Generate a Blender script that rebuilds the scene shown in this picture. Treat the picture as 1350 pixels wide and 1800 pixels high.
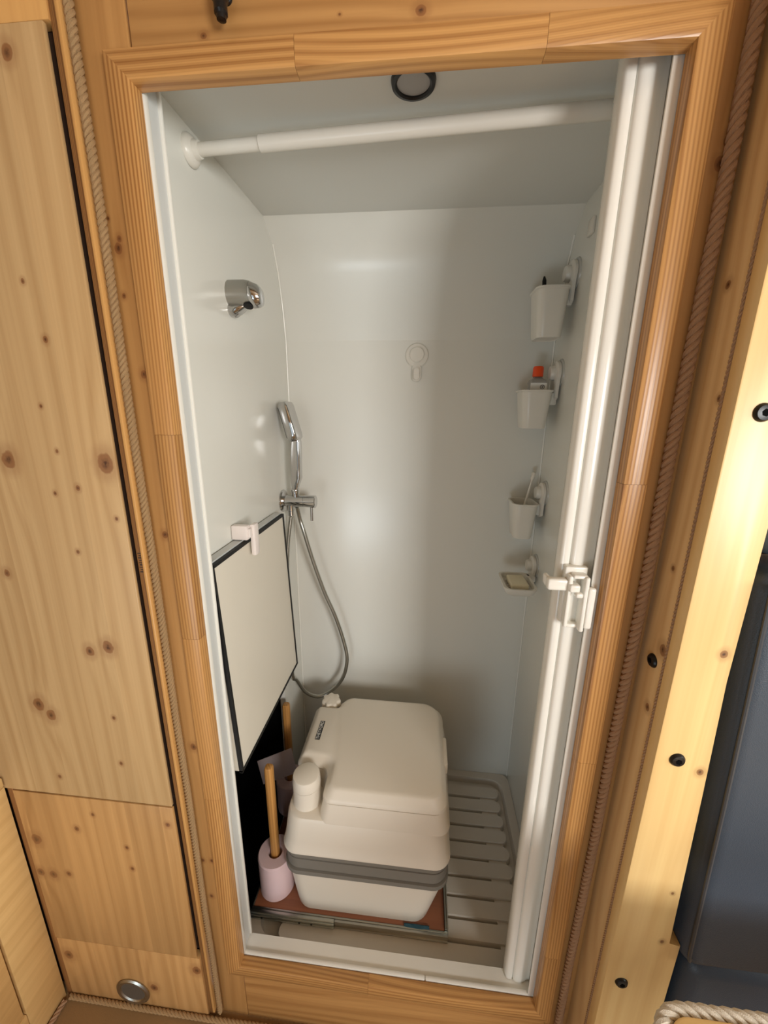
import bpy, bmesh, math, random
from mathutils import Vector, Matrix
random.seed(7)
# ------------------------------------------------------------------ clear
for o in list(bpy.data.objects): bpy.data.objects.remove(o, do_unlink=True)
SC = bpy.context.scene; COL = SC.collection
# ------------------------------------------------------------------ camera (metres, door plane is y = 0, sill of the door is z = 0)
FPX = 691.074
CAM = Vector((0.41441625, -0.62585656, 1.36240817))
ROT = Matrix(((0.99483999, -0.0345121, 0.095406), (0.10104051, 0.25197196, -0.9624453), (0.00917637, 0.96711894, 0.2541589)))
cd = bpy.data.cameras.new('camera'); cam = bpy.data.objects.new('camera', cd); COL.objects.link(cam)
cam.matrix_world = Matrix.Translation(CAM) @ ROT.to_4x4()
cd.sensor_fit = 'HORIZONTAL'; cd.sensor_width = 36.0; cd.lens = 36.0*FPX/1350.0; cd.clip_start = 0.01
SC.camera = cam
# ------------------------------------------------------------------ light
W = bpy.data.worlds.new('world'); SC.world = W; W.use_nodes = True
W.node_tree.nodes['Background'].inputs[0].default_value = (0.80, 0.92, 1.0, 1)
W.node_tree.nodes['Background'].inputs[1].default_value = 0.9
def area(name, loc, target, sx, sy, watts, col):
    l = bpy.data.lights.new(name, 'AREA'); l.shape = 'RECTANGLE'; l.size = sx; l.size_y = sy; l.energy = watts; l.color = col
    o = bpy.data.objects.new(name, l); COL.objects.link(o); o.location = loc
    o.rotation_euler = (Vector(target)-Vector(loc)).to_track_quat('-Z', 'Y').to_euler(); return o
area('window_daylight', (1.62, -1.80, 1.28), (1.1, -0.9, 1.2), 0.62, 0.62, 33, (1.0, 0.985, 0.95))      # cabin window on the right
area('sliding_door_daylight', (-0.20, -1.80, 0.24), (-0.10, 0, 0.50), 0.5, 0.45, 5.2, (0.84, 0.94, 1.0))    # open sliding door opposite
area('side_window_daylight', (2.24, -0.80, 1.35), (0.0, 0.12, 1.25), 0.7, 0.55, 13, (0.93, 1.0, 0.96))      # window in the right cabin wall
SC.view_settings.view_transform = 'Standard'; SC.view_settings.look = 'None'; SC.view_settings.gamma = 1.0
SC.view_settings.use_curve_mapping = False; SC.view_settings.exposure = 0.08
# ------------------------------------------------------------------ helpers
def ray(px, py): return ROT @ Vector(((px-675)/FPX, -(py-900)/FPX, -1.0))
def at(px, py, X=None, Y=None, Z=None):
    d = ray(px, py)
    t = (X-CAM.x)/d.x if X is not None else (Y-CAM.y)/d.y if Y is not None else (Z-CAM.z)/d.z
    return CAM + d*t
def lin(r, g, b):
    return tuple(((c/255)/12.92 if c/255 <= .04045 else ((c/255+.055)/1.055)**2.4) for c in (r, g, b)) + (1,)
class MB:
    def __init__(s): s.v = []; s.f = []
    def add(s, vs, fs):
        n = len(s.v); s.v += [tuple(v) for v in vs]; s.f += [tuple(i+n for i in f) for f in fs]; return s
    def bm(s, b):
        b.verts.index_update(); s.add([v.co.copy() for v in b.verts], [[v.index for v in f.verts] for f in b.faces]); b.free(); return s
    def box(s, x0, x1, y0, y1, z0, z1, bev=0, seg=2):
        x0, x1 = min(x0, x1), max(x0, x1); y0, y1 = min(y0, y1), max(y0, y1); z0, z1 = min(z0, z1), max(z0, z1)
        if not bev:
            vs = [(x, y, z) for z in (z0, z1) for y in (y0, y1) for x in (x0, x1)]
            return s.add(vs, [(0, 2, 3, 1), (4, 5, 7, 6), (0, 1, 5, 4), (2, 6, 7, 3), (0, 4, 6, 2), (1, 3, 7, 5)])
        b = bmesh.new(); bmesh.ops.create_cube(b, size=1)
        for v in b.verts: v.co = Vector(((x0+x1)/2+v.co.x*(x1-x0), (y0+y1)/2+v.co.y*(y1-y0), (z0+z1)/2+v.co.z*(z1-z0)))
        bmesh.ops.bevel(b, geom=list(b.edges), offset=bev, segments=seg, affect='EDGES', profile=0.5)
        return s.bm(b)
    def loft(s, rings, cap0=True, cap1=True, closed=True):
        n = len(rings[0]); vs = [p for r in rings for p in r]; fs = []
        for i in range(len(rings)-1):
            for j in range(n if closed else n-1):
                k = (j+1) % n; fs.append((i*n+j, i*n+k, (i+1)*n+k, (i+1)*n+j))
        if cap0: fs.append(tuple(range(n))[::-1])
        if cap1: fs.append(tuple((len(rings)-1)*n+j for j in range(n)))
        return s.add(vs, fs)
    def tube(s, pts, r, n=12, cap=True):
        pts = [Vector(p) for p in pts]; rs = r if isinstance(r, (list, tuple)) else [r]*len(pts)
        up = None; rings = []
        for i, p in enumerate(pts):
            a = pts[max(0, i-1)]; b = pts[min(len(pts)-1, i+1)]; t = (b-a).normalized()
            if up is None: up = Vector((0, 0, 1)) if abs(t.z) < .9 else Vector((0, 1, 0))
            u = (up - t*up.dot(t)).normalized(); w = t.cross(u); up = u
            rings.append([p + (u*math.cos(2*math.pi*k/n)+w*math.sin(2*math.pi*k/n))*rs[i] for k in range(n)])
        return s.loft(rings, cap, cap)
    def lathe(s, prof, o, ax, n=32, cap0=True, cap1=True):   # prof = (radius, height along axis)
        o = Vector(o); ax = Vector(ax).normalized(); u = ax.orthogonal().normalized(); w = ax.cross(u)
        return s.loft([[o+ax*h+(u*math.cos(2*math.pi*k/n)+w*math.sin(2*math.pi*k/n))*max(r, 1e-5) for k in range(n)] for r, h in prof], cap0, cap1)
    def rope(s, pts, r, pitch, strands=3, n=7, step=None):
        pts = [Vector(p) for p in pts]; L = [0]
        for a, b in zip(pts, pts[1:]): L.append(L[-1]+(b-a).length)
        tot = L[-1]; step = step or pitch/9; N = max(8, int(tot/step)); C = []
        j = 0
        for i in range(N+1):
            d = tot*i/N
            while j < len(L)-2 and L[j+1] < d: j += 1
            C.append(pts[j].lerp(pts[j+1], (d-L[j])/max(1e-9, L[j+1]-L[j])))
        up = None; fr = []
        for i, p in enumerate(C):
            t = (C[min(N, i+1)]-C[max(0, i-1)]).normalized()
            if up is None: up = t.orthogonal().normalized()
            u = (up-t*up.dot(t)).normalized(); up = u; fr.append((u, t.cross(u)))
        for q in range(strands):
            path = []
            for i, p in enumerate(C):
                a = 2*math.pi*(tot*i/N/pitch + q/strands); u, w = fr[i]
                path.append(p+(u*math.cos(a)+w*math.sin(a))*r*.52)
            s.tube(path, r*.50, n)
        return s
def smooth_path(P, n=8):
    P = [Vector(p) for p in P]; out = []
    for i in range(len(P)-1):
        a = P[max(0, i-1)]; b = P[i]; c = P[i+1]; d = P[min(len(P)-1, i+2)]
        for k in range(n):
            t = k/n; out.append(.5*((2*b)+(c-a)*t+(2*a-5*b+4*c-d)*t*t+(3*b-a-3*c+d)*t**3))
    return out+[P[-1]]
def rrect(x0, x1, y0, y1, r, z, n=6):
    pts = []
    for cx, cy, a in ((x1-r, y1-r, 0), (x0+r, y1-r, 90), (x0+r, y0+r, 180), (x1-r, y0+r, 270)):
        for k in range(n+1):
            t = math.radians(a+90*k/n); pts.append(Vector((cx+r*math.cos(t), cy+r*math.sin(t), z)))
    return pts
def obj(name, mb, mat, parent=None, label=None, cat=None, group=None, kind=None, smooth=35, origin=None):
    me = bpy.data.meshes.new(name); me.from_pydata(mb.v, [], mb.f); me.update()
    b = bmesh.new(); b.from_mesh(me); bmesh.ops.recalc_face_normals(b, faces=list(b.faces)); b.to_mesh(me); b.free()
    if smooth:
        me.shade_smooth(); me.set_sharp_from_angle(angle=math.radians(smooth))
    me.materials.append(mat)
    o = bpy.data.objects.new(name, me); COL.objects.link(o)
    if parent is not None:
        r = parent; base = Vector((0, 0, 0))
        while r is not None: base += r.location; r = r.parent
        me.transform(Matrix.Translation(-base)); o.parent = parent
    else:
        xs = [v[0] for v in mb.v]; ys = [v[1] for v in mb.v]; zs = [v[2] for v in mb.v]
        og = Vector(origin) if origin else Vector(((min(xs)+max(xs))/2, (min(ys)+max(ys))/2, min(zs)))
        me.transform(Matrix.Translation(-og)); o.location = og
    if label: o['label'] = label
    if cat: o['category'] = cat
    if group: o['group'] = group
    if kind: o['kind'] = kind
    return o
def thing(name, loc, label=None, cat=None, group=None, kind=None):
    o = bpy.data.objects.new(name, None); COL.objects.link(o); o.location = loc; o.empty_display_size = .05
    if label: o['label'] = label
    if cat: o['category'] = cat
    if group: o['group'] = group
    if kind: o['kind'] = kind
    return o
# ------------------------------------------------------------------ materials
class NT:
    def __init__(s, name):
        s.m = bpy.data.materials.new(name); s.m.use_nodes = True; s.t = s.m.node_tree; s.b = s.t.nodes['Principled BSDF']
    def n(s, typ, **kw):
        x = s.t.nodes.new(typ)
        for k, v in kw.items(): setattr(x, k, v)
        return x
    def l(s, a, b): s.t.links.new(a, b)
    def math(s, op, a, b=None, c=None, clamp=False):
        x = s.n('ShaderNodeMath', operation=op, use_clamp=clamp)
        for i, v in enumerate((a, b, c)):
            if v is None: continue
            if isinstance(v, (int, float)): x.inputs[i].default_value = v
            else: s.l(v, x.inputs[i])
        return x.outputs[0]
    def mix(s, fac, a, b):
        x = s.n('ShaderNodeMix', data_type='RGBA')
        for i, v in ((0, fac), (6, a), (7, b)):
            if isinstance(v, (int, float)): x.inputs[i].default_value = v
            elif isinstance(v, tuple): x.inputs[i].default_value = v
            else: s.l(v, x.inputs[i])
        return x.outputs[2]
    def maprange(s, v, a, b, c, d, smooth=False):
        x = s.n('ShaderNodeMapRange', interpolation_type='SMOOTHSTEP' if smooth else 'LINEAR'); s.l(v, x.inputs[0])
        for i, q in enumerate((a, b, c, d)): x.inputs[i+1].default_value = q
        return x.outputs[0]
def plain(name, col, rough=.5, metal=0.0, coat=0.0, bump=0.0, bscale=300, var=0.0, trans=0.0, spec=.5, ior=1.45):
    t = NT(name); b = t.b
    b.inputs['Base Color'].default_value = col; b.inputs['Roughness'].default_value = rough; b.inputs['Metallic'].default_value = metal
    b.inputs['Coat Weight'].default_value = coat; b.inputs['Transmission Weight'].default_value = trans; b.inputs['Specular IOR Level'].default_value = spec; b.inputs['IOR'].default_value = ior
    g = t.n('ShaderNodeNewGeometry')
    nz = t.n('ShaderNodeTexNoise'); nz.inputs['Scale'].default_value = 9 if var else bscale; nz.inputs['Detail'].default_value = 4; t.l(g.outputs['Position'], nz.inputs['Vector'])
    if var:
        d = tuple(c*(1-var) for c in col[:3])+(1,); t.l(t.mix(nz.outputs['Fac'], d, col), b.inputs['Base Color'])
    if bump:
        n2 = t.n('ShaderNodeTexNoise'); n2.inputs['Scale'].default_value = bscale; n2.inputs['Detail'].default_value = 3; t.l(g.outputs['Position'], n2.inputs['Vector'])
        bp = t.n('ShaderNodeBump'); bp.inputs['Strength'].default_value = bump; bp.inputs['Distance'].default_value = .001; t.l(n2.outputs['Fac'], bp.inputs['Height']); t.l(bp.outputs[0], b.inputs['Normal'])
    return t.m
AX = {'x': 0, 'y': 1, 'z': 2}
def pine(name, along, across, light, dark, ring=55, amp=6.0, contrast=.5, knots=(), lam=0, rough=.38, fine=.25, sharp=1.6, stretch=1.0, tone=.12, bow=0.0):
    """pine: rings run along one axis; knots = [(across, along, radius)] in metres"""
    t = NT(name); g = t.n('ShaderNodeNewGeometry'); sp = t.n('ShaderNodeSeparateXYZ'); t.l(g.outputs['Position'], sp.inputs[0])
    oi = t.n('ShaderNodeObjectInfo'); rnd = oi.outputs['Random']
    v = sp.outputs[AX[along]]; u = sp.outputs[AX[across]]; third = [a for a in 'xyz' if a not in (along, across)][0]; w = sp.outputs[AX[third]]
    uu = t.math('ADD', u, t.math('MULTIPLY', w, .8)); vv = t.math('ADD', v, t.math('MULTIPLY', rnd, 7.3))
    if lam:
        idn = t.math('FLOOR', t.math('ADD', t.math('DIVIDE', uu, lam), t.math('MULTIPLY', rnd, 9.0)))
        wn = t.n('ShaderNodeTexWhiteNoise', noise_dimensions='1D'); t.l(idn, wn.inputs['W']); lr = wn.outputs['Value']
        vv = t.math('ADD', vv, t.math('MULTIPLY', lr, 5.0))
    def noise(su, sv, detail=2):
        c = t.n('ShaderNodeCombineXYZ'); t.l(t.math('MULTIPLY', uu, su), c.inputs[0]); t.l(t.math('MULTIPLY', vv, sv), c.inputs[1]); t.l(t.math('MULTIPLY', w, su), c.inputs[2])
        n = t.n('ShaderNodeTexNoise'); n.inputs['Scale'].default_value = 1; n.inputs['Detail'].default_value = detail; t.l(c.outputs[0], n.inputs['Vector']); return n.outputs['Fac']
    n1 = noise(5*stretch, .9*stretch, 1.5)
    kmask = None; kcore = None; disp = None
    for (ku, kv, kr) in knots:
        du = t.math('DIVIDE', t.math('SUBTRACT', u, ku), kr); dv = t.math('DIVIDE', t.math('SUBTRACT', v, kv), kr*1.25)
        d = t.math('SQRT', t.math('ADD', t.math('MULTIPLY', du, du), t.math('MULTIPLY', dv, dv)))
        dn = t.math('ADD', d, t.math('MULTIPLY', t.math('SUBTRACT', noise(90, 70, 2), .5), .55)); m = t.maprange(dn, 1.25, .85, 0, .8, True); m = t.math('MAXIMUM', m, t.math('MULTIPLY', t.maprange(dn, 2.6, 1.2, 0, 1, True), .28)); c = t.maprange(dn, .75, .05, 0, 1, True)
        if kr > .0055:
            dv2 = t.math('MULTIPLY', dv, .28); d2 = t.math('ADD', t.math('MULTIPLY', du, du), t.math('MULTIPLY', dv2, dv2))
            e = t.math('MULTIPLY', t.math('POWER', 2.718, t.math('MULTIPLY', d2, -.25)), kr*55)
            disp = e if disp is None else t.math('ADD', disp, e)
        kmask = m if kmask is None else t.math('MAXIMUM', kmask, m); kcore = c if kcore is None else t.math('MAXIMUM', kcore, c)
    ph = t.math('ADD', t.math('MULTIPLY', uu, ring), t.math('MULTIPLY', n1, amp)); ph = t.math('ADD', ph, t.math('MULTIPLY', rnd, 5.7))
    if lam: ph = t.math('ADD', ph, t.math('MULTIPLY', lr, 9.1))
    if disp is not None: ph = t.math('ADD', ph, disp)
    s = t.math('ADD', t.math('MULTIPLY', t.math('SINE', t.math('MULTIPLY', ph, 6.2832)), .5), .5); s = t.math('POWER', s, sharp)
    n2 = noise(240, 2.2, 4); n3 = noise(7, 1.3, 2); n4 = noise(70, .55, 4); n5 = noise(16, .5, 2)
    s = t.math('MULTIPLY', s, t.maprange(n3, .3, .7, .45, 1.0))
    s2 = t.math('MULTIPLY', t.math('POWER', t.math('ADD', t.math('MULTIPLY', t.math('SINE', t.math('MULTIPLY', t.math('ADD', ph, t.math('MULTIPLY', n5, .8)), 6.2832*4.3)), .5), .5), 2.0), t.maprange(n5, .35, .65, 0, contrast*.45))
    s = t.math('ADD', s, s2)
    f = t.math('ADD', t.math('MULTIPLY', s, contrast), t.math('ADD', t.math('MULTIPLY', t.math('SUBTRACT', n2, .4), fine), t.math('MULTIPLY', t.math('SUBTRACT', n4, .42), .75)), clamp=True)
    col = t.mix(f, light, dark)
    bright = t.math('ADD', 1-tone/2, t.math('MULTIPLY', rnd, tone))
    if lam: bright = t.math('MULTIPLY', bright, t.math('ADD', .93, t.math('MULTIPLY', lr, .14)))
    hs = t.n('ShaderNodeHueSaturation'); t.l(bright, hs.inputs['Value']); t.l(col, hs.inputs['Color']); col = hs.outputs[0]
    if kmask is not None:
        col = t.mix(kmask, col, lin(126, 76, 42)); col = t.mix(t.math('MULTIPLY', kcore, t.maprange(noise(300, 200, 2), .3, .6, .3, .9)), col, lin(62, 34, 22))
    t.l(col, t.b.inputs['Base Color']); t.b.inputs['Roughness'].default_value = rough; t.b.inputs['Coat Weight'].default_value = .12; t.b.inputs['Coat Roughness'].default_value = .25
    bp = t.n('ShaderNodeBump'); bp.inputs['Strength'].default_value = .25; bp.inputs['Distance'].default_value = .0008; t.l(f, bp.inputs['Height']); t.l(bp.outputs[0], t.b.inputs['Normal'])
    return t.m
def kn(lst, across, along, **pl):
    out = []
    for px, py, rp in lst:
        p = at(px, py, **pl); q = at(px+1, py, **pl); q2 = at(px, py+1, **pl)
        out.append((p['xyz'.index(across)], p['xyz'.index(along)], rp*min((q-p).length, (q2-p).length)))
    return out
PL, PD = lin(206, 172, 124), lin(158, 116, 68)
m_cab = pine('pine_cabinet_door', 'z', 'x', PL, PD, ring=30, amp=2.6, contrast=.36, lam=.085, knots=kn([(15, 808, 12), (185, 815, 14), (190, 1138, 9), (158, 1145, 7), (68, 1238, 9), (90, 1257, 8), (80, 597, 5), (40, 494, 4), (72, 714, 3), (100, 793, 3), (137, 858, 4), (97, 867, 3), (12, 1007, 5), (137, 970, 3), (213, 1342, 3), (200, 1262, 3), (105, 1365, 3), (12, 92, 13), (205, 912, 3)], 'x', 'z', Y=-.004))
m_cab2 = pine('pine_cabinet_lower_shaded', 'z', 'x', lin(196, 152, 98), lin(148, 102, 54), ring=30, amp=2.6, contrast=.36, lam=.085, knots=kn([(163, 1432, 3), (135, 1457, 4), (295, 1450, 4), (64, 1475, 8), (72, 1533, 6), (94, 1537, 6), (121, 1536, 4), (223, 1490, 3), (233, 1527, 3), (120, 1680, 7), (345, 1708, 7), (270, 1738, 6)], 'x', 'z', Y=-.004))  # darker copy of the door pine; weaker light low down is in the colour
WL, WD = lin(190, 142, 86), lin(146, 98, 50)
m_wall_v = pine('pine_wall_upright', 'z', 'x', WL, WD, ring=36, amp=3.5, contrast=.4, knots=kn([(210, 420, 5), (208, 437, 8), (190, 384, 3), (218, 520, 4), (253, 658, 6), (290, 940, 5), (340, 1313, 5), (357, 1512, 3), (372, 1513, 3), (372, 1575, 3), (1280, 247, 9), (1265, 288, 10), (1155, 920, 8), (1227, 575, 6), (987, 1772, 5)], 'x', 'z', Y=.012))
m_wall_h = pine('pine_wall_crosswise', 'x', 'z', WL, WD, ring=32, amp=7, contrast=.6, knots=kn([(358, 63, 6), (597, 25, 3), (740, 18, 10)], 'z', 'x', Y=.012))
TL, TD = lin(202, 152, 92), lin(140, 90, 44)
m_trim_v = pine('larch_trim_upright', 'z', 'x', TL, TD, ring=170, amp=9, contrast=.75, fine=.15, sharp=1.3, rough=.34, stretch=.8, tone=.16)
m_trim_h = pine('larch_trim_crosswise', 'x', 'z', TL, TD, ring=105, amp=12, contrast=.72, fine=.15, sharp=1.3, rough=.34, stretch=.8, tone=.16)
QL, QD = lin(238, 206, 154), lin(202, 158, 104)
m_post_side = pine('pine_post_side', 'z', 'y', QL, QD, ring=34, amp=7, contrast=.45, knots=kn([(1264, 700, 5), (1183, 999, 4), (1165, 1143, 9), (1138, 1243, 6), (1280, 500, 6)], 'y', 'z', X=.798))
m_post = pine('pine_post_front', 'z', 'x', lin(236, 202, 140), lin(208, 160, 98), ring=30, amp=6, contrast=.3, knots=kn([(1272, 1150, 7), (1230, 1357, 6), (1182, 1570, 3), (1163, 1655, 4)], 'x', 'z', Y=-.09))
m_side = pine('pine_side_unit', 'y', 'z', lin(226, 190, 130), lin(188, 144, 86), ring=26, amp=4, contrast=.22)
m_table = pine('pine_table', 'x', 'y', lin(232, 196, 132), lin(206, 158, 96), ring=30, amp=6, contrast=.3)
m_ply = pine('plywood_edge', 'x', 'x', lin(160, 112, 64), lin(112, 74, 42), ring=420, amp=1, contrast=.7, fine=.4)
m_edge = pine('pine_edge_strip', 'z', 'x', lin(212, 162, 98), lin(186, 132, 74), ring=60, amp=5, contrast=.3)
m_filler = pine('dark_filler_strip', 'z', 'x', lin(156, 106, 60), lin(112, 70, 38), ring=60, amp=5, contrast=.5)
m_carc = plain('gap_shade_carcass', lin(58, 38, 24), .8)  # dark backing colour paints the shade seen in door and drawer gaps
m_peg = pine('peg_wood', 'z', 'x', lin(206, 152, 84), lin(160, 104, 52), ring=110, amp=4, contrast=.6)
m_board = pine('reddish_ply_shaded', 'x', 'y', lin(146, 92, 64), lin(116, 70, 48), ring=24, amp=6, contrast=.5)  # reddish board, darkened so the colour carries the shadow it lies in
m_floor = plain('brown_floor_mat', lin(150, 118, 78), .7, bump=.4, bscale=500, var=.25)
m_white = plain('white_wall_panel', lin(226, 225, 217), .22, bump=.03, bscale=220, var=.02)
m_ceil = plain('white_ceiling_panel', lin(218, 218, 212), .45, bump=.05, bscale=320)
m_tray = plain('white_tray_plastic', lin(216, 209, 198), .45, bump=.05, bscale=500)
m_pvc = plain('white_pvc', lin(240, 238, 230), .16, spec=.6)
m_alu = plain('pale_aluminium', lin(206, 208, 206), .35)
m_plas = plain('white_plastic', lin(226, 222, 212), .28)
m_hatch = plain('cream_hatch_panel', lin(226, 219, 204), .35, var=.03)
m_black = plain('black_rubber', lin(14, 14, 15), .6)
m_void = plain('shade_black', lin(6, 6, 6), .9, spec=.1)  # near-black colour paints unlit depth: storage recess, bolt sockets, bench
m_leather = plain('black_leather_sky', lin(58, 68, 80), .40, bump=.5, bscale=650)  # black leather; the blue-grey tint paints in a sky reflection
m_piping = plain('leather_piping_highlight', lin(66, 68, 72), .35)  # paler grey paints the highlight along the piping
m_chrome = plain('chrome', lin(200, 200, 200), .10, metal=1.0)
m_steel = plain('brushed_steel', lin(178, 176, 168), .30, metal=1.0, bump=.1, bscale=900)
m_satin = plain('satin_chrome', lin(176, 174, 168), .32, metal=1.0)
m_zinc = plain('zinc_rail', lin(176, 178, 170), .34, metal=1.0)
m_rope = plain('manila_rope', lin(168, 136, 96), .9, bump=.8, bscale=900, var=.25)
m_rope_d = plain('brown_rope', lin(182, 146, 114), .9, bump=.8, bscale=900, var=.25)
m_rope_w = plain('bleached_rope', lin(214, 204, 188), .9, bump=.8, bscale=900, var=.2)
m_toilet = plain('toilet_plastic', lin(232, 223, 208), .36, bump=.04, bscale=800)
m_band = plain('grey_band_plastic', lin(128, 124, 116), .45)
m_paper = plain('pink_toilet_paper', lin(228, 200, 202), .95, bump=.5, bscale=700)
m_card = plain('grey_card', lin(206, 190, 190), .8)
m_ringblk = plain('black_light_ring', lin(16, 16, 18), .35)
m_diff = plain('frosted_diffuser', lin(166, 164, 162), .5)
m_orange = plain('orange_cap', lin(232, 78, 26), .35)
m_bottle = plain('clear_bottle', lin(200, 196, 190), .12, trans=.55)
m_label = plain('white_label', lin(240, 238, 232), .5)
m_ink = plain('dark_print', lin(48, 44, 46), .6)
m_soap = plain('yellow_soap', lin(234, 224, 194), .5)
m_blue = plain('blue_cloth', lin(40, 78, 92), .8, bump=.6, bscale=400)
m_clip = plain('pinkish_plastic', lin(238, 228, 223), .3)
m_mesh = plain('vent_gauze', lin(84, 74, 62), .8, bump=.8, bscale=800)
m_shell = plain('cabin_lining', lin(196, 168, 132), .7)
m_glass = plain('disc_rubber', lin(190, 190, 184), .25)

# ------------------------------------------------------------------ setting
XL, XR, YB, ZC, ZT = -.035, .793, .683, 1.86, -.062
ZF = -.213; H = 1.791; Wd = .72
prof = [(YB, -.075), (YB, 1.567), (.668, 1.66), (.644, 1.747), (.612, 1.812), (.552, 1.858)]
obj('wall_back', MB().box(XL-.02, XR+.02, YB, YB+.018, -.10, 1.567), m_white, kind='structure')
up_ = prof[1:]; n0 = len(up_)
bw = MB().loft([[Vector((x, y, z)) for y, z in up_]+[Vector((x, y+.02, z+.004)) for y, z in up_[::-1]] for x in (XL-.02, XR+.02)])
obj('wall_back_upper', bw, m_white, kind='structure', smooth=32)
obj('ceiling', MB().box(XL-.02, XR+.02, .03, .57, 1.858, 1.872), m_ceil, kind='structure')
# left shower wall with the black storage opening
def yz_wall(x0, x1, cells):
    m = MB()
    for y0, y1, z0, z1 in cells: m.box(x0, x1, y0, y1, z0, z1)
    return m
OY0, OY1, OZ1 = .10, .492, 1.0
obj('wall_left', yz_wall(XL-.018, XL, [(.03, OY0, -.08, OZ1), (OY1, .70, -.08, OZ1), (.03, .70, OZ1, 1.86)]), m_white, kind='structure')
obj('wall_right', MB().box(XR, XR+.018, .03, .70, -.08, 1.86), m_white, kind='structure')
# bead of sealant in the two back corners
for n, x, s in (('trim_5', XL, 1), ('trim_6', XR, -1)):
    m = MB().tube([(x+s*.002, y-.003, z) for y, z in prof[:5]], .0024, 8); obj(n, m, m_pvc, kind='structure')
# compartment behind the opening
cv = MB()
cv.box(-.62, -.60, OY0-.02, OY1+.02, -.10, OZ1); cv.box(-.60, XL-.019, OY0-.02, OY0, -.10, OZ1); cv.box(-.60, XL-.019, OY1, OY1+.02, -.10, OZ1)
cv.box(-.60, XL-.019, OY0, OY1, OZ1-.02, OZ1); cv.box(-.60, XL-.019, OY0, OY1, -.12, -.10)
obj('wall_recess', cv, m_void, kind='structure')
# van floor
obj('floor', MB().box(-1.25, 2.3, -1.85, .05, ZF-.03, ZF), m_floor, kind='structure')
# cabin shell round the photographer: rear wall with sliding-door opening and a window, side walls, ceiling
sh = MB()
y0, y1 = -1.93, -1.86
sh.box(-1.25, -.62, y0, y1, ZF, 2.1); sh.box(.42, 1.28, y0, y1, ZF, 2.1); sh.box(1.96, 2.3, y0, y1, ZF, 2.1)
sh.box(-.62, .42, y0, y1, 1.32, 2.1); sh.box(1.28, 1.96, y0, y1, ZF, .94); sh.box(1.28, 1.96, y0, y1, 1.62, 2.1)
obj('wall_rear', sh, m_shell, kind='structure')
obj('wall_side_left', MB().box(-1.29, -1.25, -1.93, .04, ZF, 2.1), m_shell, kind='structure')
q = MB(); q.box(2.3, 2.34, -1.93, -1.2, ZF, 2.1); q.box(2.3, 2.34, -.4, .04, ZF, 2.1); q.box(2.3, 2.34, -1.2, -.4, ZF, 1.05); q.box(2.3, 2.34, -1.2, -.4, 1.65, 2.1)
obj('wall_side_right', q, m_shell, kind='structure')
obj('ceiling_cabin', MB().box(-1.25, 2.3, -1.86, .012, 2.06, 2.1), m_shell, kind='structure')
# pine wall round the doorway: separate boards
WY = .012
wf = thing('wall_front', (0.36, WY, ZF), kind='structure')
obj('plank', MB().box(-.078, -.002, WY, WY+.018, ZF, 2.06, .0015), m_wall_v, wf)
obj('plank', MB().box(.001, .7495, WY, WY+.018, H+.004, 2.06, .0015), m_wall_h, wf)
obj('plank', MB().box(.75, .899, WY, WY+.018, ZF, 2.06, .0015), m_wall_v, wf)
obj('plank', MB().box(-.001, .7495, WY, WY+.018, ZF, -.004, .0015), m_wall_h, wf)
obj('plank', MB().box(.90, 2.3, WY, WY+.018, ZF, 2.06, .0015), m_wall_h, wf)
# doorway trim, mitred, made of finger-jointed lengths
TW = .036; RD = .026
def casing(name, A, B, inward, mat, joints):
    """A, B = inner corners of the front edge; inward = unit vector from trim towards the opening"""
    A = Vector(A); B = Vector(B); inn = Vector(inward); L = (B-A); D = L.normalized(); out = -inn
    pr = [(0, .024), (0, .006), (.0015, .002), (.006, 0), (TW-.005, 0), (TW-.001, .0015), (TW, .005), (TW, WY), (.012, WY), (.012, .024)]   # (outward, y)
    tr = thing(name, ((A+B)/2), kind='structure')
    cuts = [0]+joints+[1]
    for i in range(len(cuts)-1):
        rings = []
        for end, c in ((0, cuts[i]), (1, cuts[i+1])):
            ring = []
            for o, y in pr:
                p = A+L*c+out*o+Vector((0, y, 0))
                if c == 0: p -= D*o
                if c == 1: p += D*o
                if 0 < c < 1: p += D*(.0002 if end == 0 else -.0002)
                ring.append(p)
            rings.append(ring)
        obj('casing_length', MB().loft(rings), mat, tr, smooth=40)
    return tr
casing('trim_1', (0, 0, H), (Wd, 0, H), (0, 0, -1), m_trim_h, [.32, .76])
casing('trim_2', (0, 0, 0), (0, 0, H), (1, 0, 0), m_trim_v, [.30, .52, .735])
casing('trim_3', (Wd, 0, 0), (Wd, 0, H), (-1, 0, 0), m_trim_v, [.105, .405, .70])
casing('trim_4', (0, 0, 0), (Wd, 0, 0), (0, 0, 1), m_trim_h, [.45])
# white door channels
c = thing('trim_7', (-.015, .05, 0), kind='structure')
obj('channel', MB().box(XL, -.004, .0265, .070, .001, 1.8575), m_alu, c)
obj('lip', MB().box(-.006, .0005, .0265, .038, .001, 1.8575, .002), m_pvc, c); obj('lip', MB().box(-.006, .0005, .066, .0725, .001, 1.8575, .0015), m_pvc, c)
c = thing('trim_8', (.73, .05, 0), kind='structure')
obj('channel', MB().box(Wd+.001, XR, .0265, .070, .001, 1.8575), m_pvc, c); obj('lip', MB().box(Wd-.0122, Wd+.005, .0262, .0300, .003, 1.8575, .001), m_pvc, c); obj('lip', MB().box(Wd-.0005, Wd+.005, .0302, .062, .003, 1.8575, .001), m_pvc, c)
c = thing('trim_9', (.36, .05, -.07), kind='structure')
obj('channel', MB().box(XL, XR, .0265, .072, -.07, -.006), m_pvc, c)
obj('lip', MB().box(XL, .462, .0262, .036, -.02, .002, .003), m_pvc, c); obj('lip', MB().box(.463, XR, .0262, .036, -.02, .002, .003), m_pvc, c)

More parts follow.
